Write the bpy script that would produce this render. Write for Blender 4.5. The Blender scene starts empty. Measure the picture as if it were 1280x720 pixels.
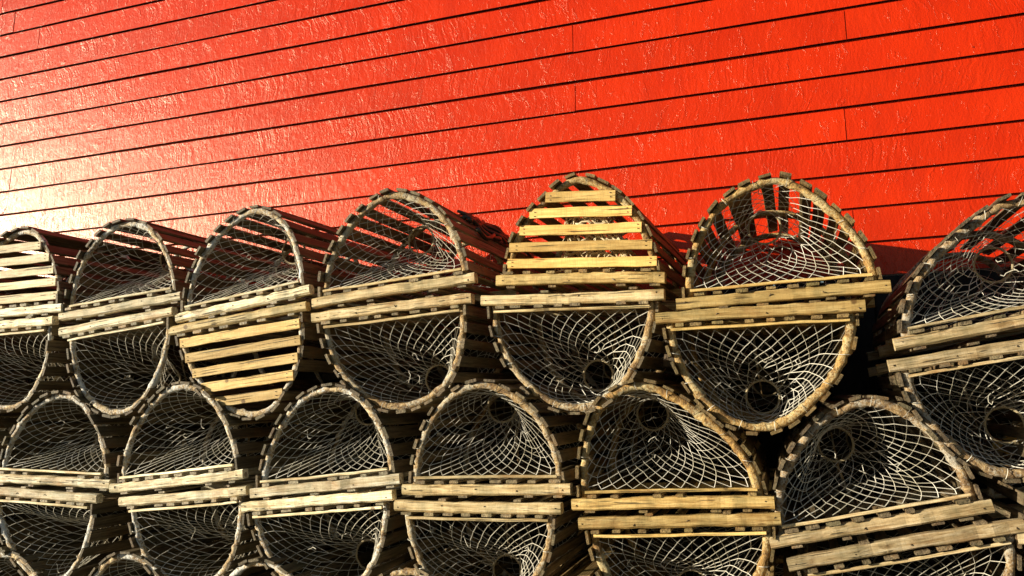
import bpy, math, random
from mathutils import Vector, Matrix

EYE = 0.97          # height of the camera above the ground (a crouching photographer)
FRONT = 2.62        # distance from the camera to the plane of the trap ends
WALL = 3.64         # distance to the face of the red wall
LEN = 0.93          # length of a trap
C = bpy.context.scene.collection
SC = bpy.context.scene

# ------------------------------------------------------------------ materials
def newmat(name):
    m = bpy.data.materials.new(name); m.use_nodes = True
    nt = m.node_tree
    for n in list(nt.nodes): nt.nodes.remove(n)
    out = nt.nodes.new('ShaderNodeOutputMaterial'); b = nt.nodes.new('ShaderNodeBsdfPrincipled')
    nt.links.new(b.outputs[0], out.inputs[0])
    return m, nt, b

class G:
    def __init__(s, nt): s.nt = nt
    def n(s, t, ins=None, **k):
        x = s.nt.nodes.new('ShaderNode' + t)
        for a, v in k.items(): setattr(x, a, v)
        if ins:
            for a, v in ins.items(): s.put(x.inputs[a], v)
        return x
    def put(s, sock, v):
        if hasattr(v, 'is_linked') or isinstance(v, bpy.types.NodeSocket): s.nt.links.new(v, sock)
        else: sock.default_value = v
    def math(s, op, a, b=0.0, c=0.0):
        x = s.nt.nodes.new('ShaderNodeMath'); x.operation = op
        s.put(x.inputs[0], a); s.put(x.inputs[1], b); s.put(x.inputs[2], c); return x.outputs[0]
    def mix(s, f, a, b, mode='MIX'):
        x = s.nt.nodes.new('ShaderNodeMix'); x.data_type = 'RGBA'; x.blend_type = mode
        s.put(x.inputs[0], f); s.put(x.inputs[6], a); s.put(x.inputs[7], b); return x.outputs[2]
    def ramp(s, f, pts):
        x = s.nt.nodes.new('ShaderNodeValToRGB'); s.put(x.inputs[0], f); e = x.color_ramp.elements
        while len(e) < len(pts): e.new(0.5)
        for i, (p, c) in enumerate(pts):
            e[i].position = p; e[i].color = c if len(c) == 4 else (*c, 1)
        return x.outputs[0]
    def noise(s, v, scale, detail=4, rough=0.55, dist=0.0):
        x = s.n('TexNoise', {'Vector': v, 'Scale': scale, 'Detail': detail, 'Roughness': rough, 'Distortion': dist}); return x.outputs[0]

def g1(v): return (v, v, v)

def wood_mat(name, dark, mid, light, axis, lichen=0.25, rough=0.62, stain=0.6):
    """weathered timber, grain running along axis; every piece carries its own tint and grain offset"""
    m, nt, b = newmat(name); g = G(nt)
    tc = g.n('TexCoord').outputs['Object']
    at = g.n('Attribute', attribute_name='piece'); oi = g.n('ObjectInfo')
    off = g.n('VectorMath', {0: at.outputs['Color'], 1: (7.3, 9.1, 5.7)}, operation='MULTIPLY').outputs[0]
    p = g.n('VectorMath', {0: tc, 1: off}, operation='ADD').outputs[0]
    sc = [90, 90, 90]; sc[axis] = 5
    ps = g.n('VectorMath', {0: p, 1: tuple(sc)}, operation='MULTIPLY').outputs[0]
    grain = g.noise(ps, 1.0, 5, 0.65, 0.6)
    sc2 = [260, 260, 260]; sc2[axis] = 12
    ps2 = g.n('VectorMath', {0: p, 1: tuple(sc2)}, operation='MULTIPLY').outputs[0]
    fine = g.noise(ps2, 1.0, 3, 0.6, 0.3)
    blot = g.noise(p, 14, 4, 0.6)
    col = g.ramp(grain, [(0.3, dark), (0.48, mid), (0.68, light)])
    col = g.mix(g.ramp(fine, [(0.30, g1(0.7)), (0.46, g1(0))]), col, (*dark, 1))
    stn = g.noise(g.n('VectorMath', {0: p, 1: tuple(10 if i != axis else 5 for i in range(3))}, operation='MULTIPLY').outputs[0], 1.0, 5, 0.7, 0.5)
    col = g.mix(g.math('MULTIPLY', g.ramp(stn, [(0.52, g1(0)), (0.68, g1(1))]), stain), col, (0.30, 0.15, 0.04, 1))
    cs = [210, 210, 210]; cs[axis] = 3.5
    crk = g.noise(g.n('VectorMath', {0: p, 1: tuple(cs)}, operation='MULTIPLY').outputs[0], 1.0, 2, 0.5, 0.2)
    crack = g.ramp(crk, [(0.30, g1(1)), (0.36, g1(0))])
    saw = g.noise(g.n('VectorMath', {0: p, 1: tuple(30 if i != axis else 420 for i in range(3))}, operation='MULTIPLY').outputs[0], 1.0, 2, 0.5)
    col = g.mix(g.math('MULTIPLY', g.ramp(saw, [(0.3, g1(1)), (0.5, g1(0))]), 0.25), col, (0.16, 0.12, 0.06, 1))
    col = g.mix(g.math('MULTIPLY', crack, 0.85), col, (0.045, 0.03, 0.015, 1))
    # knots
    v = g.n('TexVoronoi', {'Vector': p, 'Scale': 9.0})
    kn = g.ramp(v.outputs['Distance'], [(0.0, g1(1)), (0.07, g1(0.9)), (0.1, g1(0))])
    col = g.mix(g.math('MULTIPLY', kn, 0.8), col, (0.10, 0.045, 0.015, 1))
    # grey algae and stain patches
    st = g.ramp(blot, [(0.46, g1(0)), (0.66, g1(1))])
    col = g.mix(g.math('MULTIPLY', st, lichen), col, (0.10, 0.11, 0.05, 1))
    col = g.mix(1.0, col, oi.outputs['Color'], 'MULTIPLY')
    tint = g.math('MULTIPLY_ADD', at.outputs['Alpha'], 0.55, 0.72)
    tv = g.n('CombineXYZ', {0: tint, 1: tint, 2: tint}).outputs[0]
    col = g.mix(1.0, col, tv, 'MULTIPLY')
    g.put(b.inputs['Base Color'], col)
    g.put(b.inputs['Roughness'], g.math('MULTIPLY_ADD', fine, 0.3, rough - 0.15))
    b.inputs['Specular IOR Level'].default_value = 0.4
    h = g.math('ADD', g.math('MULTIPLY', grain, 0.6), g.math('MULTIPLY', fine, 0.5))
    h = g.math('SUBTRACT', h, crack)
    bp = g.n('Bump', {'Height': h, 'Strength': 0.9, 'Distance': 0.004})
    g.put(b.inputs['Normal'], bp.outputs[0])
    return m

M = {}
M['board'] = wood_mat('weathered_board', (0.26, 0.165, 0.06), (0.62, 0.49, 0.26), (0.80, 0.70, 0.46), 0, 0.45, 0.62, 0.7)
M['cross'] = wood_mat('slat_pine', (0.42, 0.27, 0.09), (0.66, 0.48, 0.21), (0.78, 0.63, 0.34), 0, 0.15, 0.62, 0.35)
M['slat'] = wood_mat('weathered_slat', (0.07, 0.05, 0.028), (0.19, 0.145, 0.085), (0.36, 0.29, 0.17), 1, 0.45)

def bark_mat():
    m, nt, b = newmat('bark'); g = G(nt)
    tc = g.n('TexCoord').outputs['Object']; oi = g.n('ObjectInfo')
    r = g.n('CombineXYZ', {0: g.math('MULTIPLY', oi.outputs['Random'], 31.0), 1: 0.0, 2: 0.0}).outputs[0]
    p = g.n('VectorMath', {0: tc, 1: r}, operation='ADD').outputs[0]
    n1 = g.noise(p, 38, 6, 0.68, 0.8); n2 = g.noise(p, 130, 4, 0.7); n3 = g.noise(p, 11, 3, 0.5)
    col = g.ramp(n1, [(0.34, (0.07, 0.035, 0.012)), (0.47, (0.30, 0.19, 0.075)), (0.64, (0.60, 0.45, 0.22))])
    lich = g.ramp(g.math('ADD', g.math('MULTIPLY', n2, 0.55), g.math('MULTIPLY', n3, 0.5)), [(0.50, g1(0)), (0.60, g1(1))])
    col = g.mix(g.math('MULTIPLY', lich, 0.85), col, (0.55, 0.54, 0.44, 1))
    cr = g.ramp(n2, [(0.30, g1(1)), (0.42, g1(0))])
    col = g.mix(g.math('MULTIPLY', cr, 0.8), col, (0.035, 0.022, 0.012, 1))
    col = g.mix(1.0, col, oi.outputs['Color'], 'MULTIPLY')
    g.put(b.inputs['Base Color'], col); b.inputs['Roughness'].default_value = 0.7
    h = g.math('ADD', n1, g.math('MULTIPLY', n2, 0.5))
    g.put(b.inputs['Normal'], g.n('Bump', {'Height': h, 'Strength': 1.0, 'Distance': 0.009}).outputs[0])
    return m
M['bark'] = bark_mat()

def cord_mat(name, a, c, rough=0.7):
    m, nt, b = newmat(name); g = G(nt)
    tc = g.n('TexCoord').outputs['Object']
    n = g.noise(tc, 9, 4, 0.6); n2 = g.noise(tc, 200, 2, 0.6)
    g.put(b.inputs['Base Color'], g.mix(g.math('MULTIPLY', n2, 0.4), g.ramp(n, [(0.36, a), (0.62, c)]), (0.2, 0.16, 0.08, 1)))
    b.inputs['Roughness'].default_value = rough
    return m
M['cord'] = cord_mat('net_cord', (0.60, 0.57, 0.45), (0.93, 0.91, 0.82))
M['darkcord'] = cord_mat('ring_cord', (0.22, 0.17, 0.09), (0.55, 0.45, 0.27))
M['straw'] = cord_mat('frayed_twine', (0.45, 0.30, 0.12), (0.85, 0.74, 0.48))
M['rubber'] = cord_mat('black_rubber', (0.012, 0.013, 0.016), (0.035, 0.036, 0.04), 0.3)
M['nail'] = cord_mat('rusty_nail', (0.03, 0.018, 0.01), (0.09, 0.05, 0.03), 0.5)

def wall_mat():
    m, nt, b = newmat('red_painted_siding'); g = G(nt)
    tc = g.n('TexCoord').outputs['Object']; at = g.n('Attribute', attribute_name='piece')
    sx = g.n('SeparateXYZ', {0: tc}); sp = g.n('SeparateXYZ', {0: at.outputs['Color']})
    X = sx.outputs[0]; Z = sx.outputs[2]
    r1, r2, r3 = sp.outputs[0], sp.outputs[1], sp.outputs[2]
    off = g.n('CombineXYZ', {0: g.math('MULTIPLY', r1, 40.0), 1: g.math('MULTIPLY', r2, 23.0), 2: 0.0}).outputs[0]
    p = g.n('VectorMath', {0: tc, 1: off}, operation='ADD').outputs[0]
    # curved marks of the saw: x + bow * z^2 + lean, broken up by noise
    zl = g.math('SUBTRACT', g.math('FRACT', g.math('DIVIDE', g.math('SUBTRACT', Z, EYE + 0.886 - 0.1446 * 20), 0.1446)), 0.5)
    bow = g.math('MULTIPLY_ADD', r2, 0.16, -0.05)
    lean = g.math('MULTIPLY_ADD', r3, 0.10, -0.05)
    wob = g.math('MULTIPLY', g.math('SUBTRACT', g.noise(p, 7, 5, 0.75), 0.5), 0.10)
    xx = g.math('ADD', g.math('ADD', X, g.math('MULTIPLY', bow, g.math('MULTIPLY', zl, zl))), g.math('ADD', g.math('MULTIPLY', lean, zl), wob))
    saw = g.noise(g.n('CombineXYZ', {0: g.math('MULTIPLY', xx, 64.0), 1: g.math('MULTIPLY', Z, 5.0), 2: r1}).outputs[0], 1.0, 2, 0.5)
    rg = g.math('SINE', g.math('MULTIPLY', xx, 392.0))
    patch = g.ramp(g.noise(p, 3.2, 3, 0.6), [(0.44, g1(0.22)), (0.64, g1(0.9))])
    brush = g.noise(g.n('VectorMath', {0: p, 1: (42, 42, 24)}, operation='MULTIPLY').outputs[0], 1.0, 6, 0.72, 0.4)
    fleck = g.noise(g.n('VectorMath', {0: p, 1: (170, 170, 90)}, operation='MULTIPLY').outputs[0], 1.0, 3, 0.7, 0.5)
    big = g.noise(p, 5, 3, 0.5)
    # raised runs of paint, slightly curved vertical strings
    runs = g.noise(g.n('CombineXYZ', {0: g.math('MULTIPLY', xx, 30.0), 1: g.math('MULTIPLY', Z, 9.0), 2: r2}).outputs[0], 1.0, 3, 0.6, 1.0)
    runs = g.ramp(runs, [(0.60, g1(0)), (0.66, g1(1)), (0.72, g1(0.3))])
    h = g.math('ADD', g.math('MULTIPLY', g.math('MULTIPLY', saw, patch), 0.75), g.math('MULTIPLY', brush, 0.5))
    h = g.math('ADD', h, g.math('MULTIPLY', g.math('MULTIPLY', rg, patch), 0.045))
    h = g.math('ADD', h, g.math('MULTIPLY', fleck, 0.22))
    h = g.math('ADD', h, g.math('MULTIPLY', runs, 0.22))
    col = g.ramp(big, [(0.3, (0.65, 0.024, 0.0003)), (0.7, (0.73, 0.031, 0.0004))])
    tint = g.math('MULTIPLY_ADD', at.outputs['Alpha'], 0.14, 0.88)
    col = g.mix(1.0, col, g.n('CombineXYZ', {0: tint, 1: tint, 2: tint}).outputs[0], 'MULTIPLY')
    sv = g.n('TexVoronoi', {'Vector': p, 'Scale': 6.5}); sd_ = g.math('ADD', sv.outputs['Distance'], g.math('MULTIPLY', fleck, 0.03))
    chip = g.ramp(sd_, [(0.0, g1(1)), (0.034, g1(1)), (0.045, g1(0))])
    col = g.mix(g.math('MULTIPLY', chip, 0.8), col, (0.09, 0.012, 0.004, 1))
    stain = g.ramp(g.noise(g.n('VectorMath', {0: p, 1: (9, 9, 1.6)}, operation='MULTIPLY').outputs[0], 1.0, 5, 0.65), [(0.50, g1(0)), (0.75, g1(1))])
    col = g.mix(g.math('MULTIPLY', stain, 0.35), col, (0.40, 0.018, 0.004, 1))
    g.put(b.inputs['Base Color'], col)
    g.put(b.inputs['Roughness'], g.math('MULTIPLY_ADD', fleck, 0.12, WR))
    b.inputs['Specular IOR Level'].default_value = WS; b.inputs['Specular Tint'].default_value = (1.0, 0.86, 0.62, 1)
    g.put(b.inputs['Normal'], g.n('Bump', {'Height': h, 'Strength': 1.0, 'Distance': WB}).outputs[0])
    return m
WR, WS, WB = 0.22, 0.52, 0.0042
M['wall'] = wall_mat()

def gap_shade_mat():  # near-black colour standing in for shade behind the traps and under board laps
    m, nt, b = newmat('gap_shade_black'); g = G(nt)
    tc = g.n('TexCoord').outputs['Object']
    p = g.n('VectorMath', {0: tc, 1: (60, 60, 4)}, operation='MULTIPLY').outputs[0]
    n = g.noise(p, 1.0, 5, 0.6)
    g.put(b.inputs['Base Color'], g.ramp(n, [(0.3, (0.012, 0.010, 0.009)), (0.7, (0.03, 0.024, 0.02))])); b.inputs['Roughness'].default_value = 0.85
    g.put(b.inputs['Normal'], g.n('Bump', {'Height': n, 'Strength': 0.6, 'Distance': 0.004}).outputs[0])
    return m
M['gap_shade'] = gap_shade_mat()
def ground_mat():
    m, nt, b = newmat('gravel_ground'); g = G(nt)
    tc = g.n('TexCoord').outputs['Object']
    v = g.n('TexVoronoi', {'Vector': tc, 'Scale': 45.0})
    n = g.noise(tc, 3, 5, 0.6); n2 = g.noise(tc, 90, 4, 0.6)
    col = g.mix(n, (0.045, 0.042, 0.035, 1), (0.10, 0.09, 0.07, 1))
    col = g.mix(g.math('MULTIPLY', v.outputs['Distance'], 0.7), col, (0.03, 0.035, 0.018, 1))
    g.put(b.inputs['Base Color'], col); b.inputs['Roughness'].default_value = 0.9
    g.put(b.inputs['Normal'], g.n('Bump', {'Height': g.math('ADD', v.outputs['Distance'], n2), 'Strength': 0.8, 'Distance': 0.02}).outputs[0])
    return m
M['ground'] = ground_mat()

# ------------------------------------------------------------------ mesh helpers
class MB:
    """collects pieces; each piece gets a random colour in the 'piece' attribute (rgb offset, alpha tint)"""
    def __init__(s): s.v = []; s.f = []; s.c = []; s.second = []; s.mat2 = None
    def loft(s, rings, closed=False, tint=None, rng=random, caps=True):
        base = len(s.v); n = len(rings[0]); k = len(rings)
        col = (rng.random(), rng.random(), rng.random(), rng.random() if tint is None else tint)
        for r in rings: s.v.extend(r)
        for i in range(k if closed else k - 1):
            a = base + i * n; b = base + ((i + 1) % k) * n
            for j in range(n):
                j2 = (j + 1) % n
                s.f.append((a + j, a + j2, b + j2, b + j)); s.c.append(col)
        if caps and not closed:
            s.f.append(tuple(base + j for j in reversed(range(n)))); s.c.append(col)
            s.f.append(tuple(base + (k - 1) * n + j for j in range(n))); s.c.append(col)
    def beam(s, a, b, w, h, side, rng, seg=5, jit=0.0012, bow=0.0, ch=0.16, tint=None, taper=0.0):
        """a rough sawn piece from a to b, w wide along 'side', h thick, chamfered edges"""
        a = Vector(a); b = Vector(b); d = (b - a).normalized(); side = Vector(side).normalized()
        up = d.cross(side).normalized(); side = up.cross(d).normalized()
        c = min(w, h) * ch
        prof = [(-w/2+c, -h/2), (w/2-c, -h/2), (w/2, -h/2+c), (w/2, h/2-c), (w/2-c, h/2), (-w/2+c, h/2), (-w/2, h/2-c), (-w/2, -h/2+c)]
        rings = []; bs = rng.uniform(-bow, bow); bu = rng.uniform(-bow, bow)
        for i in range(seg + 1):
            t = i / seg; q = 4 * t * (1 - t)
            p = a.lerp(b, t) + side * (bs * q) + up * (bu * q)
            js = rng.uniform(-jit, jit); k = 1 + rng.uniform(-0.05, 0.05) - taper * t
            e = rng.uniform(-jit, jit)
            rings.append([tuple(p + side * (x * k + js) + up * (y + e)) for x, y in prof])
        s.loft(rings, rng=rng, tint=tint)
    def tube(s, pts, rad, rng, n=6, closed=False, jit=0.0, tint=None):
        pts = [Vector(p) for p in pts]; k = len(pts); rings = []
        ref = Vector((0.13, 1, 0.21)).normalized()
        prev = None
        for i, p in enumerate(pts):
            if closed: d = pts[(i + 1) % k] - pts[i - 1]
            else: d = pts[min(i + 1, k - 1)] - pts[max(i - 1, 0)]
            if d.length < 1e-9: d = Vector((0, 0, 1))
            d.normalize()
            if prev is None:
                u = d.cross(ref if abs(d.dot(ref)) < 0.9 else Vector((1, 0, 0))).normalized()
            else:
                u = (prev - d * prev.dot(d))
                u = u.normalized() if u.length > 1e-6 else d.cross(ref).normalized()
            prev = u; w = d.cross(u)
            r = rad[i] if isinstance(rad, list) else rad
            rings.append([tuple(p + (u * math.cos(2*math.pi*j/n) + w * math.sin(2*math.pi*j/n)) * (r * (1 + rng.uniform(-jit, jit)))) for j in range(n)])
        s.loft(rings, closed=closed, rng=rng, tint=tint)
    def nail(s, a, b, r, rng):
        n0 = len(s.f); s.tube([a, b], r, rng, 6); s.second.append((n0, len(s.f))); s.mat2 = M['nail']
    def cord(s, a, b, r):
        """one leg of netting: a three sided prism"""
        a = Vector(a); b = Vector(b); d = b - a
        if d.length < 1e-6: return
        d.normalize(); u = d.cross(Vector((0.1, 1, 0.3))).normalized(); w = d.cross(u)
        base = len(s.v)
        for p in (a, b):
            for j in range(3):
                s.v.append(tuple(p + (u * math.cos(2.094*j) + w * math.sin(2.094*j)) * r))
        for j in range(3):
            j2 = (j + 1) % 3; s.f.append((base + j, base + j2, base + 3 + j2, base + 3 + j)); s.c.append((0, 0, 0, 0.5))
    def build(s, name, mat, parent=None, smooth=False, color=None):
        me = bpy.data.meshes.new(name); me.from_pydata(s.v, [], s.f); me.materials.append(mat)
        ca = me.color_attributes.new('piece', 'FLOAT_COLOR', 'CORNER')
        buf = []
        for f, c in zip(s.f, s.c): buf.extend(c * len(f))
        ca.data.foreach_set('color', buf)
        if smooth: me.polygons.foreach_set('use_smooth', [True] * len(me.polygons))
        if s.mat2:
            me.materials.append(s.mat2)
            for a, b in s.second:
                for q in range(a, b): me.polygons[q].material_index = 1
        me.update()
        o = bpy.data.objects.new(name, me); C.objects.link(o)
        if parent: o.parent = parent
        if color: o.color = (*color, 1)
        return o

def thing(name, label, cat, loc, group=None):
    o = bpy.data.objects.new(name, None); C.objects.link(o); o.empty_display_size = 0.1
    o.location = loc; o['label'] = label; o['category'] = cat
    if group: o['group'] = group
    return o
def tag(o, label=None, cat=None, group=None, kind=None):
    for k, v in (('label', label), ('category', cat), ('group', group), ('kind', kind)):
        if v: o[k] = v

# ------------------------------------------------------------------ hoop profile
def profile(w, h, sk, pl, pr, n=64, wob=0.0, rng=random):
    """points of the bent hoop from the left foot over the top to the right foot, evenly spaced"""
    raw = []
    ph = rng.uniform(0, 6.28); ph2 = rng.uniform(0, 6.28)
    for i in range(241):
        th = math.pi * (1 - i / 240); c = math.cos(th); z = h * max(0.0, math.sin(th)) ** 1.0
        p = pl if c < 0 else pr
        kk = (p - 1) * 0.95; x = (c * (1 - kk) + kk * c * abs(c)) * w / 2
        x += sk * (z / h) ** 1.6
        q = wob * math.sin(th)
        raw.append(Vector((x + q * math.sin(5 * th + ph), 0, z + q * math.sin(4 * th + ph2))))
    L = [0]
    for i in range(1, len(raw)): L.append(L[-1] + (raw[i] - raw[i-1]).length)
    out = []; j = 0
    for k in range(n + 1):
        t = L[-1] * k / n
        while j < len(L) - 2 and L[j + 1] < t: j += 1
        f = (t - L[j]) / max(1e-9, L[j+1] - L[j]); out.append(raw[j].lerp(raw[j+1], min(1, f)))
    return out, L[-1]

BR = 0.00115
def make_trap(cx, z, tilt, W, H, sk, inv=False, pl=1.15, pr=1.15, end='net', seed=0, label='', group='', wood=(1, 1, 1),
              pine=(1, 1, 1), hoop_r=0.0125, dy=0.0, ring=(0, 0.66), back='slats', extra=False, yaw=0.0):
    rng = random.Random(seed * 77 + 5)
    root = thing('lobster_trap', label, 'lobster trap', (cx, FRONT + dy, EYE + z), group)
    th = -math.radians(tilt) + (math.pi if inv else 0)
    root.rotation_euler = (0, th, math.radians(yaw)); root.rotation_mode = 'XYZ'
    if inv: sk = -sk; pl, pr = pr, pl; ring = (-ring[0], ring[1])
    hw = W * 0.865
    zb = 0.012                                     # foot of the hoops
    hh = H - zb - hoop_r - 0.011
    prof, plen = profile(hw, hh, sk, pl, pr, 56, 0.004, rng)
    # --- hoops
    for k, y in enumerate((0.012, LEN * 0.5, LEN - 0.02)):
        if k: pts, _ = profile(hw, hh, sk * 0.7, (pl + 1.1) / 2, (pr + 1.1) / 2, 30, 0.004, rng)
        else: pts = prof
        m = MB(); n = len(pts)
        pp = [Vector((p.x + rng.uniform(-1, 1) * 0.0020, y + rng.uniform(-1, 1) * 0.0015, p.z + zb + rng.uniform(-1, 1) * 0.0020)) for p in pts]
        knot = [rng.randrange(n) for _ in range(6)]
        rr = [hoop_r * (1.0 + 0.10 * math.sin(i * 0.35 + seed) + rng.uniform(-0.11, 0.11) + (0.25 if i in knot else 0)) for i in range(n)]
        m.tube(pp, rr, rng, 10 if k == 0 else 6, jit=0.10)
        m.build('hoop', M['bark'], root, True, wood)
    # --- sill boards: front, middle, back
    for k, y in enumerate((-0.004, LEN * 0.5, LEN - 0.02)):
        m = MB(); m.beam((-W/2, y, 0), (W/2, y, 0), 0.036, 0.035, (0, 1, 0), rng, 16, 0.0019, 0.004, rng.uniform(.08, .2))
        if k == 0:
            for xn in (-W/2 + 0.02, W/2 - 0.02, -0.03, W * 0.2):
                m.nail((xn + rng.uniform(-.01, .01), -0.0238, rng.uniform(-.008, .008)), (xn, -0.018, 0), 0.0018, rng)
        m.build('sill_board', M['board'], root, False, pine if end == 'slats' and k == 0 else wood)
    # --- floor slats, their ends showing above the sill, and a few runners under it
    m = MB(); nf = 8
    for i in range(nf):
        x = -hw/2 + 0.02 + (hw - 0.04) * i / (nf - 1) + rng.uniform(-0.014, 0.014)
        if 0 < i < nf - 1 and rng.random() < 0.1: continue
        m.beam((x, -0.026 + rng.uniform(-0.004, 0.004), 0.0245), (x + rng.uniform(-.01, .01), LEN, 0.0245), rng.uniform(0.022, 0.040), rng.uniform(.008, .0115), (1, 0, 0), rng, 4, 0.0008, 0.003)
    m.build('floor_slats', M['slat'], root, False, (wood[0]*1.15, wood[1]*1.15, wood[2]*1.1))
    m = MB()
    for x in ([-0.36, -0.1, 0.22, 0.40] if not inv else [-0.3, 0.15]):
        x = x * W + rng.uniform(-0.03, 0.03)
        m.beam((x, -0.016 + rng.uniform(-0.008, 0.004), -0.0225), (x, LEN, -0.0225), rng.uniform(0.024, 0.036), 0.007, (1, 0, 0), rng, 4, 0.0006)
    m.build('runners', M['slat'], root, False, wood)
    # --- long slats over the hoops
    m = MB(); n = len(prof); d = plen / (n - 1); step = 0.056; cnt = int((plen - 0.03) / step)
    for i in range(cnt + 1):
        s = 0.028 + (plen - 0.056) * i / cnt + rng.uniform(-0.006, 0.006)
        k = min(n - 2, max(1, int(s / d))); p = prof[k].lerp(prof[k + 1], s / d - k)
        t = (prof[k + 1] - prof[k - 1]).normalized(); nn = Vector((-t.z, 0, t.x))
        o_ = p + nn * (hoop_r + 0.0055) + Vector((0, 0, zb))
        if rng.random() < 0.06 and not extra: continue
        a = o_ + Vector((0, -0.008 + rng.uniform(-0.014, 0.006), 0)); b_ = o_ + Vector((rng.uniform(-.012, .012), LEN + rng.uniform(-0.01, 0.02), 0))
        m.beam(a, b_ - nn * 0.002, rng.uniform(0.032, 0.041) + (0.005 if wood is PALE else 0.001), rng.uniform(0.008, 0.011), t, rng, 6, 0.001, 0.006)
    m.build('side_slats', M['slat'], root, False, (0.66, 0.65, 0.62) if wood is PALE else (wood[0] * .82, wood[1] * .82, wood[2] * .82))
    if end == 'slats':
        m = MB(); zs = 0.052; tr = rng.uniform(-.01, .01)
        rows = 5; sw = 0.036 if inv else (0.034 if pine is YEL else 0.033)
        for i in range(rows):
            zc = 0.057 + (0.0615 if inv else 0.0556) * i + rng.uniform(-0.002, 0.002)
            ls = [p for p in prof if p.z + zb > zc]
            if len(ls) < 3: continue
            xl, xr = ls[0].x - 0.006, ls[-1].x + 0.010
            e1, e2 = rng.uniform(-.006, .006), rng.uniform(-.006, .006)
            m.beam((xl - 0.004 + e1, -0.006, zc + tr * .3), (xr + e2, -0.006, zc - tr * .3), sw + rng.uniform(-.002, .003), 0.010, (0, 0, 1), rng, 8, 0.0009, 0.002, 0.12)
            for xn in (xl + 0.016, xr - 0.016):
                for dz in (-0.007, 0.007):
                    m.nail((xn + rng.uniform(-.002, .002), -0.0135, zc + dz), (xn, -0.008, zc + dz), 0.0017, rng)
        m.build('end_slats', M['cross'], root, False, pine)
    else:
        m = MB(); m.beam((-hw/2 + 0.004, -0.014, 0.0375), (hw/2 - 0.004, -0.014, 0.0385), 0.010, 0.009, (0, 1, 0), rng, 8, 0.0012, 0.003)
        m.build('net_batten', M['board'], root, False, (wood[0]*1.1, wood[1]*1.1, wood[2]*1.05))
        # netting funnel: round the hoop and along the batten, drawn in to a ring
        def funnel(y0, depth, sgn, rx, rz, seed2, N=28, Mr=11):
            r2 = random.Random(seed2)
            per = [Vector((p.x, 0, p.z + zb)) for p in prof]
            inner = []
            cen = Vector((sk * .5, 0, H * 0.42))
            for p in per:
                dd = (cen - p); inner.append(p + dd.normalized() * hoop_r * 0.4)
            zb2 = 0.044
            inner = [p for p in inner if p.z > zb2]
            A, B = inner[-1], inner[0]
            for i in range(1, 24): inner.append(Vector((A.x + (B.x - A.x) * i / 24, 0, zb2)))
            L = [0]; K = len(inner)
            for i in range(K): L.append(L[-1] + (inner[(i+1) % K] - inner[i]).length)
            def at(u):
                t = (u % 1.0) * L[-1]; j = 0
                while j < K - 1 and L[j + 1] < t: j += 1
                f = (t - L[j]) / max(1e-9, L[j+1] - L[j]); return inner[j].lerp(inner[(j+1) % K], f)
            R = Vector((rx * W + sk * ring_s, 0, H * rz)); rad = 0.053
            # the ring faces the funnel; match the direction of every mesh to it
            a0 = math.atan2(inner[0].z - R.z, inner[0].x - R.x)
            ph = [r2.uniform(0, 6.28) for _ in range(4)]
            nodes = []
            KA = int(Mr * 0.6 + .5); ts = [0.0]
            for k in range(Mr):
                ts.append(ts[-1] + (1 - 0.76 * ts[-1]) * (1.13 / Mr) * (1 if k < KA else 2))
            ts = [q_ / ts[-1] for q_ in ts]
            for k in range(Mr + 1):
                t = ts[k]; Nk = N if k <= KA else N // 2
                row = []
                for i in range(Nk):
                    u = (i + 0.5 * (k % 2)) / N if k <= KA else (2 * i + 0.5 * (KA % 2) + 0.5 + ((k - KA - 1) % 2)) / N
                    P = at(u); an = math.atan2(P.z - R.z, P.x - R.x)
                    # blend angular position so the meshes close evenly round the ring
                    au = a0 - 2 * math.pi * u
                    da = (au - an + math.pi) % (2 * math.pi) - math.pi
                    aa = an
                    Q = R + Vector((math.cos(aa) * rad, 0, math.sin(aa) * rad))
                    p = P.lerp(Q, t)
                    yy = depth * (t ** 1.5)
                    sag = -0.012 * math.sin(math.pi * t) * (-1 if inv else 1)
                    j_ = 0.0013 * math.sin(math.pi * min(1, t * 1.2 + .05))
                    wv = 0.004 * math.sin(math.pi * t)
                    p = p + Vector((r2.gauss(0, j_) + wv * math.sin(3 * aa + ph[0] + 4 * t), 0, r2.gauss(0, j_) + sag + wv * math.sin(2 * aa + ph[1] + 3 * t)))
                    p.y = y0 + sgn * (yy + r2.gauss(0, j_)) ; row.append(p)
                nodes.append(row)
            m = MB()
            for k in range(Mr):
                Nk = len(nodes[k])
                for i in range(Nk):
                    a = nodes[k][i]
                    if k < KA: i2 = i if k % 2 else i - 1; nb = [nodes[k+1][i2 % N], nodes[k+1][(i2 + 1) % N]]
                    elif k == KA: nb = [nodes[k+1][(i // 2) % (N // 2)]]
                    else:
                        i2 = i if (k - KA) % 2 == 0 else i - 1
                        nb = [nodes[k+1][i2 % Nk], nodes[k+1][(i2 + 1) % Nk]]
                    for b_ in nb:
                        if r2.random() < 0.006: continue
                        m.cord(a, b_, BR)
                if k == KA:
                    for i in range(0, Nk, 2): m.cord(nodes[k][i], nodes[k+1][(i // 2 - 1) % (N // 2)], BR)
            # knots
            for k in range(1, Mr):
                for i in range(len(nodes[k])):
                    a = nodes[k][i]; q = 0.0020
                    base = len(m.v)
                    m.v += [tuple(a + Vector(v_) * q) for v_ in ((1,0,0),(-1,0,0),(0,1,0),(0,-1,0),(0,0,1),(0,0,-1))]
                    for f_ in ((0,2,4),(2,1,4),(1,3,4),(3,0,4),(2,0,5),(1,2,5),(3,1,5),(0,3,5)):
                        m.f.append(tuple(base + q_ for q_ in f_)); m.c.append((0,0,0,.5))
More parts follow.
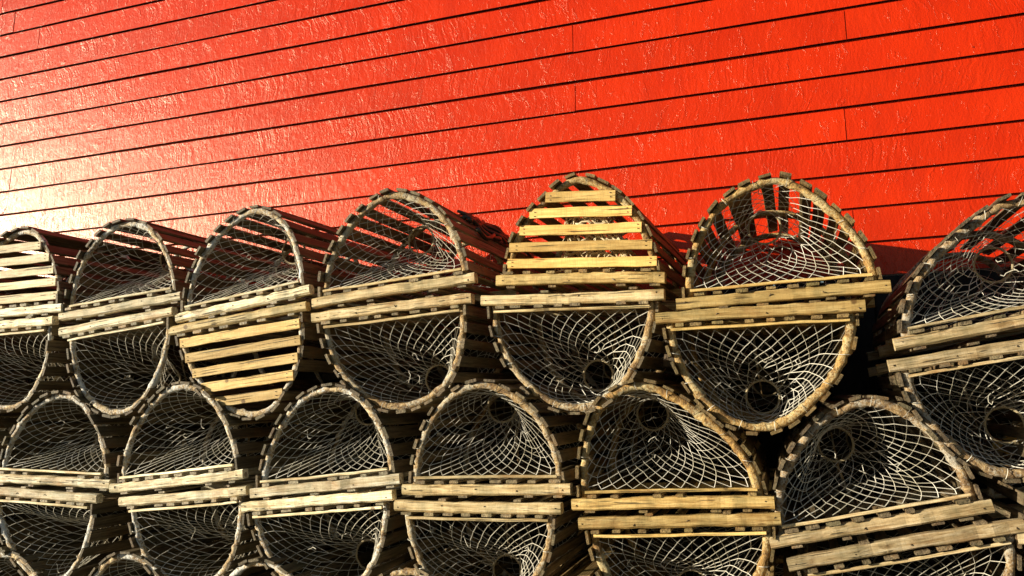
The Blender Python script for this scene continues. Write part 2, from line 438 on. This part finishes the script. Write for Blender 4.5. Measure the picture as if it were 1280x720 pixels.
            # lashings where the net is tied round the hoop
            for i in range(0, N, 2):
                a = nodes[0][i]
                if a.z < 0.06: continue
                out = (a - Vector((0, a.y, H * .4))).normalized(); out.y = 0
                cpt = a + out * hoop_r * 0.6
                tt = Vector((-out.z, 0, out.x))
                ringp = [cpt + (out * math.cos(q) + Vector((0, 1, 0)) * math.sin(q)) * (hoop_r * 1.22) + tt * (0.003 * math.sin(q * .5)) for q in [x * 6.283 / 8 for x in range(8)]]
                m.tube(ringp, BR * 0.9, r2, 3, closed=True)
            net = m.build('net_funnel', M['cord'], root)
            rm = MB()
            rp = [R + Vector((math.cos(q) * rad, y0 + sgn * (depth + r2.uniform(-.003, .003)), math.sin(q) * rad * 1.02)) for q in [x * 6.283 / 28 for x in range(28)]]
            rm.tube(rp, 0.0042, r2, 6, closed=True, jit=0.1)
            o = rm.build('net_ring', M['darkcord'], net, True)
            return R
        ring_s = 0.6
        R1 = funnel(0.006, 0.235, 1, ring[0], ring[1], seed * 3 + 1)
        if True: funnel(LEN * 0.52, 0.2, 1, -ring[0] * .5, 0.55, seed * 5 + 2, 24, 8)
        # a few loose ends of twine
        for _ in range(3):
            m = MB()
            q = rng.uniform(0.1, 0.9); p = prof[int(q * (n - 1))]
            a = Vector((p.x * rng.uniform(.3, .95), 0.03 + rng.random() * .1, 0.05 + p.z * rng.uniform(.2, .9)))
            pts = [a]; dv = Vector((rng.gauss(0, 1), rng.gauss(0, .4), rng.gauss(0, 1))).normalized()
            for _k in range(5):
                dv = (dv + Vector((rng.gauss(0, .8), rng.gauss(0, .4), rng.gauss(0, .8)))).normalized(); pts.append(pts[-1] + dv * 0.010)
            m.tube(pts, 0.0013, rng, 4)
            m.build('twine_end', M['cord'], root)
        if rng.random() < 0.7:
            m = MB(); x = rng.uniform(-.1, .15) * W; y = rng.uniform(.28, .5)
            m.tube([(x, y, 0.03), (x + rng.uniform(-.02, .02), y, H * .4), (x + rng.uniform(-.03, .03), y + .02, H * .72)], [0.005, 0.0045, 0.002], rng, 6)
            m.build('bait_spike', M['bark'], root, True)
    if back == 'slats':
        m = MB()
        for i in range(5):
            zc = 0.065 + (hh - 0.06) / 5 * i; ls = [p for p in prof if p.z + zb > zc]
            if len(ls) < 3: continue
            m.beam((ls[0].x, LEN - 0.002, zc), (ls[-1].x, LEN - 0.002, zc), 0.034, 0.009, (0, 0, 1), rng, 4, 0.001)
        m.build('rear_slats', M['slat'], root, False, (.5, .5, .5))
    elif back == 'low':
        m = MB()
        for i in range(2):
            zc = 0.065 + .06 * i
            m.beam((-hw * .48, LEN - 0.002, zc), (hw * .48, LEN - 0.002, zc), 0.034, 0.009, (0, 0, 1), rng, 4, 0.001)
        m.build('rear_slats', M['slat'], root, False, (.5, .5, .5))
    return root

# ------------------------------------------------------------------ the stack
rj0 = random.Random(8)
PALE = (1.50, 1.62, 1.95); MID = (1.10, 1.06, 1.0); OLD = (1.14, 0.98, 0.64); GREY = (0.92, 0.88, 0.88)
YEL = (1.35, 1.18, 0.78); WHT = (1.3, 1.48, 2.0)
GT = 'upright traps along the top of the stack'; GI = 'upside-down traps under the top row'
GB = 'upright traps in the middle of the stack'; GJ = 'upside-down traps under the middle row'; GC = 'traps in the bottom row'
T = [
 # top row, standing
 dict(a=(-3.159, 0.412, 0.8, 0.617, 0.370, 0.043), end='slats', pine=WHT, wood=PALE, group=GT, label='trap with white slatted end at the far left of the top row', pl=1.2, pr=1.25),
 dict(a=(-2.572, 0.404, 4.7, 0.606, 0.366, 0.016), wood=PALE, group=GT, label='small looking netted trap on top, between the white slatted end and the next netted arch', ring=(0.06, .62), back='none'),
 dict(a=(-1.976, 0.377, 6.9, 0.610, 0.375, 0.058), wood=PALE, group=GT, label='netted trap standing on the inverted trap with the pale slatted end', ring=(0.08, .62), back='low'),
 dict(a=(-1.340, 0.384, 4.5, 0.634, 0.373, 0.033), wood=MID, group=GT, label='top row netted trap left of the yellow slatted trap, red wall seen through its ring', back='none', pl=1.15, pr=1.35, ring=(0.0, .60)),
 dict(a=(-0.666, 0.380, -3.0, 0.571, 0.361, 0.003), end='slats', pine=YEL, wood=OLD, group=GT, label='pointed trap with a yellow slatted end standing in the middle of the top row', pl=1.38, pr=1.42, back='none'),
 dict(a=(-0.041, 0.285, 1.6, 0.618, 0.381, 0.009), wood=OLD, group=GT, label='tall rough-barked netted trap on top, just right of the yellow slatted trap', pl=0.85, pr=1.55, back='none', extra=True, hoop_r=0.0122, ring=(-0.05, .68)),
 dict(a=(0.567, 0.167, 8.2, 0.614, 0.353, 0.081), wood=GREY, group=GT, label='tilted netted trap at the far right of the top row', pl=1.25, pr=1.1, back='none', extra=True, hoop_r=0.0122, ring=(0.0, .55)),
 # under it, upside down
 dict(a=(-3.200, 0.361, 0.8, 0.612, 0.373, 0.044), inv=True, wood=PALE, group=GI, label='upside-down netted trap at the left edge, beneath the white slatted end', ring=(0.1, .62)),
 dict(a=(-2.580, 0.342, 5.2, 0.577, 0.383, -0.020), inv=True, wood=PALE, group=GI, label='upside-down netted trap just left of the inverted slatted one', ring=(0.08, .62), pl=1.0, pr=1.1),
 dict(a=(-2.005, 0.324, 5.9, 0.615, 0.387, 0.032), inv=True, end='slats', pine=(1.22, 1.16, 0.98), wood=PALE, group=GI, label='upside-down trap closed by five pale wooden slats', pl=1.2, pr=1.1),
 dict(a=(-1.354, 0.324, 3.1, 0.630, 0.371, 0.026), inv=True, wood=MID, group=GI, label='upside-down netted trap just right of the inverted slatted one', ring=(0.07, .68), pl=1.05, pr=0.95),
 dict(a=(-0.697, 0.321, -1.7, 0.622, 0.380, 0.010), inv=True, wood=MID, group=GI, label='upside-down netted trap directly beneath the yellow slatted trap', ring=(0.04, .66), pl=1.05, pr=1.15),
 dict(a=(-0.110, 0.236, 0.3, 0.610, 0.364, -0.015), inv=True, wood=OLD, group=GI, label='upside-down netted trap with blocky lath edge, right of the one under the yellow slats', ring=(0.0, .70), pl=1.15, pr=1.15, hoop_r=0.013),
 dict(a=(0.546, 0.105, 8.0, 0.607, 0.366, -0.031), inv=True, wood=GREY, group=GI, label='upside-down netted trap at the right edge with a pale wooden block inside', ring=(0.02, .62), pl=1.2, pr=1.0, hoop_r=0.013),
 # middle row, standing
 dict(a=(-3.46, -0.265, 2.1, 0.62, 0.362, 0.002), wood=PALE, group=GB, label='trap at the left edge of the middle row, only its right flank in view', ring=(0.05, .62)),
 dict(a=(-2.884, -0.283, -2.1, 0.630, 0.358, 0.020), wood=PALE, group=GB, label='middle row netted trap whose white sill board slopes down to the right', ring=(0.05, .65)),
 dict(a=(-2.250, -0.281, 5.4, 0.622, 0.374, 0.011), wood=PALE, group=GB, label='middle row netted trap below and left of the inverted slatted trap', ring=(0.12, .66)),
 dict(a=(-1.613, -0.293, 5.3, 0.607, 0.363, 0.038), wood=PALE, group=GB, label='middle row netted trap below and right of the inverted slatted trap', ring=(0.06, .70)),
 dict(a=(-1.005, -0.296, 0.8, 0.590, 0.365, 0.005), wood=MID, group=GB, label='middle row netted trap with a level sill, below the gap left of the yellow slats', ring=(-0.03, .72), pl=1.1, pr=1.3),
 dict(a=(-0.403, -0.334, 1.4, 0.616, 0.381, -0.065), wood=OLD, group=GB, label='middle row netted trap with its hoop peak leaning left, long straight right side', ring=(-0.05, .70), pl=0.9, pr=1.5, hoop_r=0.013),
 dict(a=(0.180, -0.385, 10.9, 0.602, 0.359, 0.051), wood=GREY, group=GB, label='rightmost netted trap of the middle row, steeply tilted on grey boards', ring=(-0.12, .62), pl=0.8, pr=1.4, hoop_r=0.0122),
 dict(a=(0.827, -0.388, 3.6, 0.61, 0.355, 0.0), wood=GREY, group=GB, label='shaded trap past the tilted one at the right edge of the middle row'),
 # under it, upside down
 dict(a=(-3.49, -0.325, 2.1, 0.61, 0.365, 0.0), inv=True, wood=PALE, group=GJ, label='upside-down trap at the left edge, under the half hidden middle row hoop'),
 dict(a=(-2.924, -0.336, -2.3, 0.605, 0.365, 0.059), inv=True, wood=PALE, group=GJ, label='upside-down netted trap under the white sill that slopes down to the right', ring=(0.16, .5)),
 dict(a=(-2.235, -0.337, 4.8, 0.590, 0.361, 0.015), inv=True, wood=PALE, group=GJ, label='upside-down netted trap between the two lowest hoop tops at the left', ring=(0.15, .62)),
 dict(a=(-1.657, -0.348, 4.7, 0.621, 0.351, 0.007), inv=True, wood=PALE, group=GJ, label='upside-down netted trap just right of the lone slat end at the bottom edge', ring=(0.08, .66)),
 dict(a=(-1.037, -0.353, 0.2, 0.590, 0.360, 0.0), inv=True, wood=MID, group=GJ, label='upside-down netted trap at the bottom with a level white sill', ring=(0.02, .70)),
 dict(a=(-0.383, -0.385, 2.6, 0.608, 0.350, -0.01), inv=True, wood=OLD, group=GJ, label='upside-down netted trap at the bottom beneath the left-leaning hoop', ring=(0.0, .70), hoop_r=0.013),
 dict(a=(0.237, -0.437, 11.8, 0.624, 0.345, -0.03), inv=True, wood=GREY, group=GJ, label='upside-down netted trap at the bottom right beneath the steeply tilted one', hoop_r=0.013),
 dict(a=(0.86, -0.445, 3.6, 0.61, 0.345, 0.0), inv=True, wood=GREY, group=GJ, label='upside-down trap in the shade past the bottom right corner'),
 # bottom row on the ground
 dict(a=(-3.10, -0.925, 1.0, 0.61, 0.37, 0.0), wood=PALE, group=GC, label='lowest trap in the bottom left corner, only its hoop top showing'),
 dict(a=(-2.490, -0.925, 1.5, 0.62, 0.375, 0.005), wood=PALE, group=GC, label='lowest netted trap whose hoop top shows between the two left inverted traps'),
 dict(a=(-1.881, -0.925, 1.5, 0.60, 0.375, 0.004), end='slats', pine=WHT, wood=PALE, group=GC, label='lowest trap with a slatted end, only its top slat and hoop top in view'),
 dict(a=(-1.29, -0.925, -1.0, 0.60, 0.37, 0.0), wood=MID, group=GC, label='lowest trap wedged below the gap left of the level white sill'),
 dict(a=(-0.68, -0.925, 1.0, 0.61, 0.37, 0.0), wood=OLD, group=GC, label='lowest trap wedged below the gap left of the left-leaning hoop'),
 dict(a=(-0.07, -0.925, 0.0, 0.61, 0.37, 0.0), wood=OLD, group=GC, label='lowest trap below the gap right of the left-leaning hoop'),
 dict(a=(0.56, -0.925, 0.0, 0.61, 0.37, 0.0), wood=GREY, group=GC, label='lowest trap under the bottom right corner of the stack'),
]
# the stack runs on to the left, out of the picture; these shade the ones in view from the low sun
nth = ['first', 'second', 'third']
for n_ in range(3):
    x = -0.61 * (n_ + 1)
    for (bx, bz, iv, g_, w_) in ((-3.16, .43, False, GT, 'top row trap'), (-3.19, .375, True, GI, 'upside-down trap under the top row'), (-3.46, -.255, False, GB, 'middle row trap'),
                                 (-3.49, -.315, True, GJ, 'upside-down trap under the middle row'), (-3.10, -.925, False, GC, 'bottom row trap')):
        T.append(dict(a=(bx + x, bz, rj0.uniform(-2, 2), .61, .37, rj0.uniform(-.03, .03)), inv=iv, wood=PALE, group=g_, label=f'{w_}, {nth[n_]} one past the left edge of the photo'))
rj = random.Random(4)
for i, t in enumerate(T):
    a = t.pop('a'); t.setdefault('pl', 1.15 + rj.uniform(-.12, .12)); t.setdefault('pr', 1.15 + rj.uniform(-.12, .12))
    t.setdefault('hoop_r', 0.0108 if t['wood'] is PALE else 0.0118); t.setdefault('dy', rj.uniform(-0.012, 0.012)); t.setdefault('yaw', rj.uniform(-1.2, 1.2))
    make_trap(*a, seed=i + 1, **t)

# ------------------------------------------------------------------ things lying in and on the traps
rng = random.Random(91)
m = MB()
for s in range(95):                                   # tangle of frayed twine inside the yellow slatted trap
    p = Vector((-0.56 + rng.gauss(0, .085), 2.70 + rng.gauss(0, .025), 0)); 
    z0 = EYE + 0.385 + 0.045 + abs(rng.gauss(0, .11)); p.z = min(z0, EYE + .385 + .23)
    p.x = min(-0.666 + 0.2 - 0.5 * (p.z - EYE - .42), max(-0.72, p.x)); p.z = max(p.z, EYE + .42)
    pts = [p]; dv = Vector((rng.gauss(0, 1), rng.gauss(0, .5), rng.gauss(0, .7))).normalized()
    for k in range(14):
        dv = (dv + Vector((rng.gauss(0, .6), rng.gauss(0, .4), rng.gauss(0, .5)))).normalized()
        q = pts[-1] + dv * 0.024
        q.z = min(EYE + .62, max(EYE + 0.42, q.z)); hx = 0.19 - 0.6 * (q.z - EYE - .42); q.x = min(-0.666 + hx, max(-0.666 - hx * .5, q.x)); q.y = min(2.85, max(2.65, q.y)); pts.append(q)
    m.tube(pts, rng.choice([0.0018, 0.0026, 0.0038]), rng, 4)
o = m.build('twine_tangle', M['straw'], None, True)
tag(o, 'tangle of frayed straw-coloured twine inside the yellow slatted trap', 'twine')
m = MB()
pr_, _l = profile(0.634 * 0.865, 0.373 - 0.036, 0.033, 1.15, 1.35, 56)
for s in range(5):                                    # black rubber strips lying along the right flank of a top trap
    pts = []
    for k in range(26):
        u = k / 25; f = 0.64 + 0.022 * s + 0.035 * math.sin(u * 9 + s * 1.7) + 0.06 * u
        q = pr_[int(f * 56)]; q2 = pr_[int(f * 56) + 1]; q = q.lerp(q2, f * 56 % 1); nn = Vector((-(q2 - q).z, 0, (q2 - q).x)).normalized()
        q = q + nn * (0.027 + 0.006 * math.sin(u * 23 + s * 2.1))
        pts.append(Vector((-1.340 + q.x, 2.86 + 0.62 * u, EYE + 0.384 + 0.014 + q.z + 0.02 * (u - .3))))
    m.tube(pts, [0.006 + 0.004 * abs(math.sin(k * 0.9 + s)) for k in range(26)], rng, 6, jit=.2)
o = m.build('rubber_strips', M['rubber'], None, True)
tag(o, 'shiny black rubber strips on the flank of the trap left of the yellow slats', 'rubber strips')
m = MB(); m.beam((0.585, 2.99, EYE - 0.20), (0.675, 3.05, EYE - 0.175), 0.075, 0.022, (0.2, 0.9, 0.35), rng, 3, 0.001)
o = m.build('wood_block', M['cross'], None, False, (1.1, 1.0, .7)); tag(o, 'pale wooden block inside the upside-down trap at the right edge', 'wood block')

m = MB(); m.beam((-0.385, 2.80, EYE + 0.085), (-0.375, 2.82, EYE + 0.215), 0.085, 0.03, (1, 0, 0), rng, 5, 0.003, 0, 0.25)
o = m.build('scrap_board', M['slat'], None, False, (.55, .5, .45)); tag(o, 'dark scrap board marked with white zigzag twine in the gap right of the trap under the yellow slats', 'board')
o['label'] = 'dark scrap board with white zigzag twine in the gap below the yellow slatted trap'
m = MB(); zz = [(-0.415, 2.775, .135), (-0.398, 2.775, .165), (-0.393, 2.775, .140), (-0.378, 2.775, .172), (-0.374, 2.775, .150), (-0.364, 2.778, .160)]
m.tube([(a, b, c + EYE) for a, b, c in zz], 0.0016, rng, 5)
q = m.build('twine', M['cord'], o)

# ------------------------------------------------------------------ red wall: one course of boards above another
def siding():
    m = MB(); rng = random.Random(12); e = 0.1446
    x0, x1 = -10.0, 5.5
    zref = EYE + 0.886                                 # lower edge of one course, from which all are counted
    k0 = -3; k = k0
    joints = {3: [-0.904, -4.43], 5: [-0.905], 4: [0.285], 1: [0.253], -2: [0.254], 10: [-4.47]}
    while True:
        z = zref + k * e
        if z > EYE + 3.4: break
        js = list(joints.get(k, []))
        xx = x0 + rng.uniform(0.5, 3)
        while xx < x1:
            if all(abs(xx - j) > 1.2 for j in js) and (xx < -4.2 or xx > 1.4): js.append(xx)
            xx += rng.choice([1.22, 2.44, 3.05, 3.66])
        cuts = [x0] + sorted(js) + [x1]
        for a, b in zip(cuts[:-1], cuts[1:]):
            n = max(2, int((b - a) / 0.22)); yj = rng.uniform(-0.0012, 0.0012); zj = rng.uniform(-0.0012, 0.0012); g_ = 0.0019
            rings = []; w1 = rng.uniform(0, 6); w2 = rng.uniform(0, 6)
            for i in range(n + 1):
                x = a + g_ + (b - a - 2 * g_) * i / n
                dz = zj + 0.0009 * math.sin(x * 3.1 + w1) + rng.uniform(-.0004, .0004)
                dt = 0.0007 * math.sin(x * 2.3 + w2)
                yb = WALL - 0.019 + yj + rng.uniform(-.0003, .0003); yt = WALL - 0.009 + yj
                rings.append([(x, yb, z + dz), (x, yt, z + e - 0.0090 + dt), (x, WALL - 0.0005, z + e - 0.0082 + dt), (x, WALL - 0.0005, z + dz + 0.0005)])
            f0 = len(m.f); m.loft(rings, rng=rng); m.mat2 = M['gap_shade']  # shadow lines of the laps painted dark on notch and underside faces
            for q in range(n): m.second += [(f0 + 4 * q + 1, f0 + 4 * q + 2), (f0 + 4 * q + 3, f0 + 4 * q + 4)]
        k += 1
    # sheathing behind the boards
    m.beam(((x0 + x1) / 2, WALL + 0.06, EYE + 0.46), ((x0 + x1) / 2, WALL + 0.06, EYE + 3.4), x1 - x0, 0.12, (1, 0, 0), rng, 1, 0.0, 0, 0.01)
    return m
m = MB(); rng = random.Random(31); x = -10.0  # dark planking added to blacken the shaded gaps behind the stack
while x < 5.4:
    w_ = rng.uniform(0.13, 0.2)
    m.beam((x + w_ / 2, WALL - 0.006 + rng.uniform(-.002, .002), -0.02), (x + w_ / 2, WALL - 0.006, EYE + 0.886 - 3 * 0.1446 - 0.004), w_ - 0.005, 0.02, (1, 0, 0), rng, 5, 0.0008)
    x += w_
m.beam((-2.3, WALL + 0.07, -0.02), (-2.3, WALL + 0.07, EYE + 0.44), 15.4, 0.12, (1, 0, 0), rng, 1, 0, 0, 0.01)
o = m.build('shade_planking', M['gap_shade'], None, False); tag(o, 'added dark planking low on the wall, deepening the shade behind the traps', 'wall')
o = siding().build('clapboard_wall', M['wall']); tag(o, 'glossy bright red clapboard wall behind the stacked traps', 'wall')

# ------------------------------------------------------------------ ground, sky, light, camera
m = MB(); N = 60; S = 400
def gz(x, y): return -0.004 + 0.006 * math.sin(x * 2.1) * math.sin(y * 1.7)
xs = [math.copysign(abs(i / N * 2 - 1) ** 4 * S, i / N * 2 - 1) for i in range(N + 1)]
for y in xs:
    for x in xs: m.v.append((x, y + 2, gz(x, y)))
for j in range(N):
    for i in range(N):
        a = j * (N + 1) + i; m.f.append((a, a + 1, a + N + 2, a + N + 1)); m.c.append((0, 0, 0, .5))
o = m.build('ground', M['ground'], None, True); tag(o, 'dark gravel ground under the traps', None, None, 'structure')

SUN_AZ, SUN_EL = 60.5, 11.5       # degrees: to the left of straight-at-the-wall, and height
az = math.radians(SUN_AZ); el = math.radians(SUN_EL)
to_sun = Vector((-math.sin(az) * math.cos(el), -math.cos(az) * math.cos(el), math.sin(el)))
sd = bpy.data.lights.new('sun', 'SUN'); sd.energy = 5.0; sd.angle = math.radians(0.5); sd.color = (1.0, 0.89, 0.70)
so = bpy.data.objects.new('sun', sd); C.objects.link(so); so.location = to_sun * 20; so.rotation_euler = to_sun.to_track_quat('Z', 'Y').to_euler()
w = bpy.data.worlds.new('World'); SC.world = w; w.use_nodes = True
nt = w.node_tree; bg = nt.nodes['Background']; sky = nt.nodes.new('ShaderNodeTexSky')
sky.sky_type = 'NISHITA'; sky.sun_disc = False; sky.sun_elevation = el
sky.sun_rotation = math.atan2(to_sun.x, to_sun.y) % (2 * math.pi)
nt.links.new(sky.outputs[0], bg.inputs[0]); bg.inputs[1].default_value = 0.05

cd = bpy.data.cameras.new('camera'); cd.lens = 1034 / 1280 * 36; cd.sensor_width = 36; cd.clip_end = 1500; cd.clip_start = 0.05
co = bpy.data.objects.new('camera', cd); C.objects.link(co); SC.camera = co
ya, pi_, ro = math.radians(18.9), math.radians(7.55), math.radians(1.5)
fw = Vector((-math.sin(ya) * math.cos(pi_), math.cos(ya) * math.cos(pi_), math.sin(pi_)))
r = Vector((math.cos(ya), math.sin(ya), 0)); u = r.cross(fw)
r2 = r * math.cos(ro) - u * math.sin(ro); u2 = u * math.cos(ro) + r * math.sin(ro)
mt = Matrix((r2, u2, -fw)).transposed().to_4x4(); mt.translation = Vector((0, 0, EYE)); co.matrix_world = mt

vs = SC.view_settings; SC.display_settings.display_device = 'sRGB'
vs.view_transform = 'Standard'; vs.look = 'None'; vs.gamma = 1; vs.exposure = 0.6
try: vs.use_curve_mapping = False
except Exception: pass
SC.cycles.max_bounces = 6; SC.cycles.sample_clamp_indirect = 4
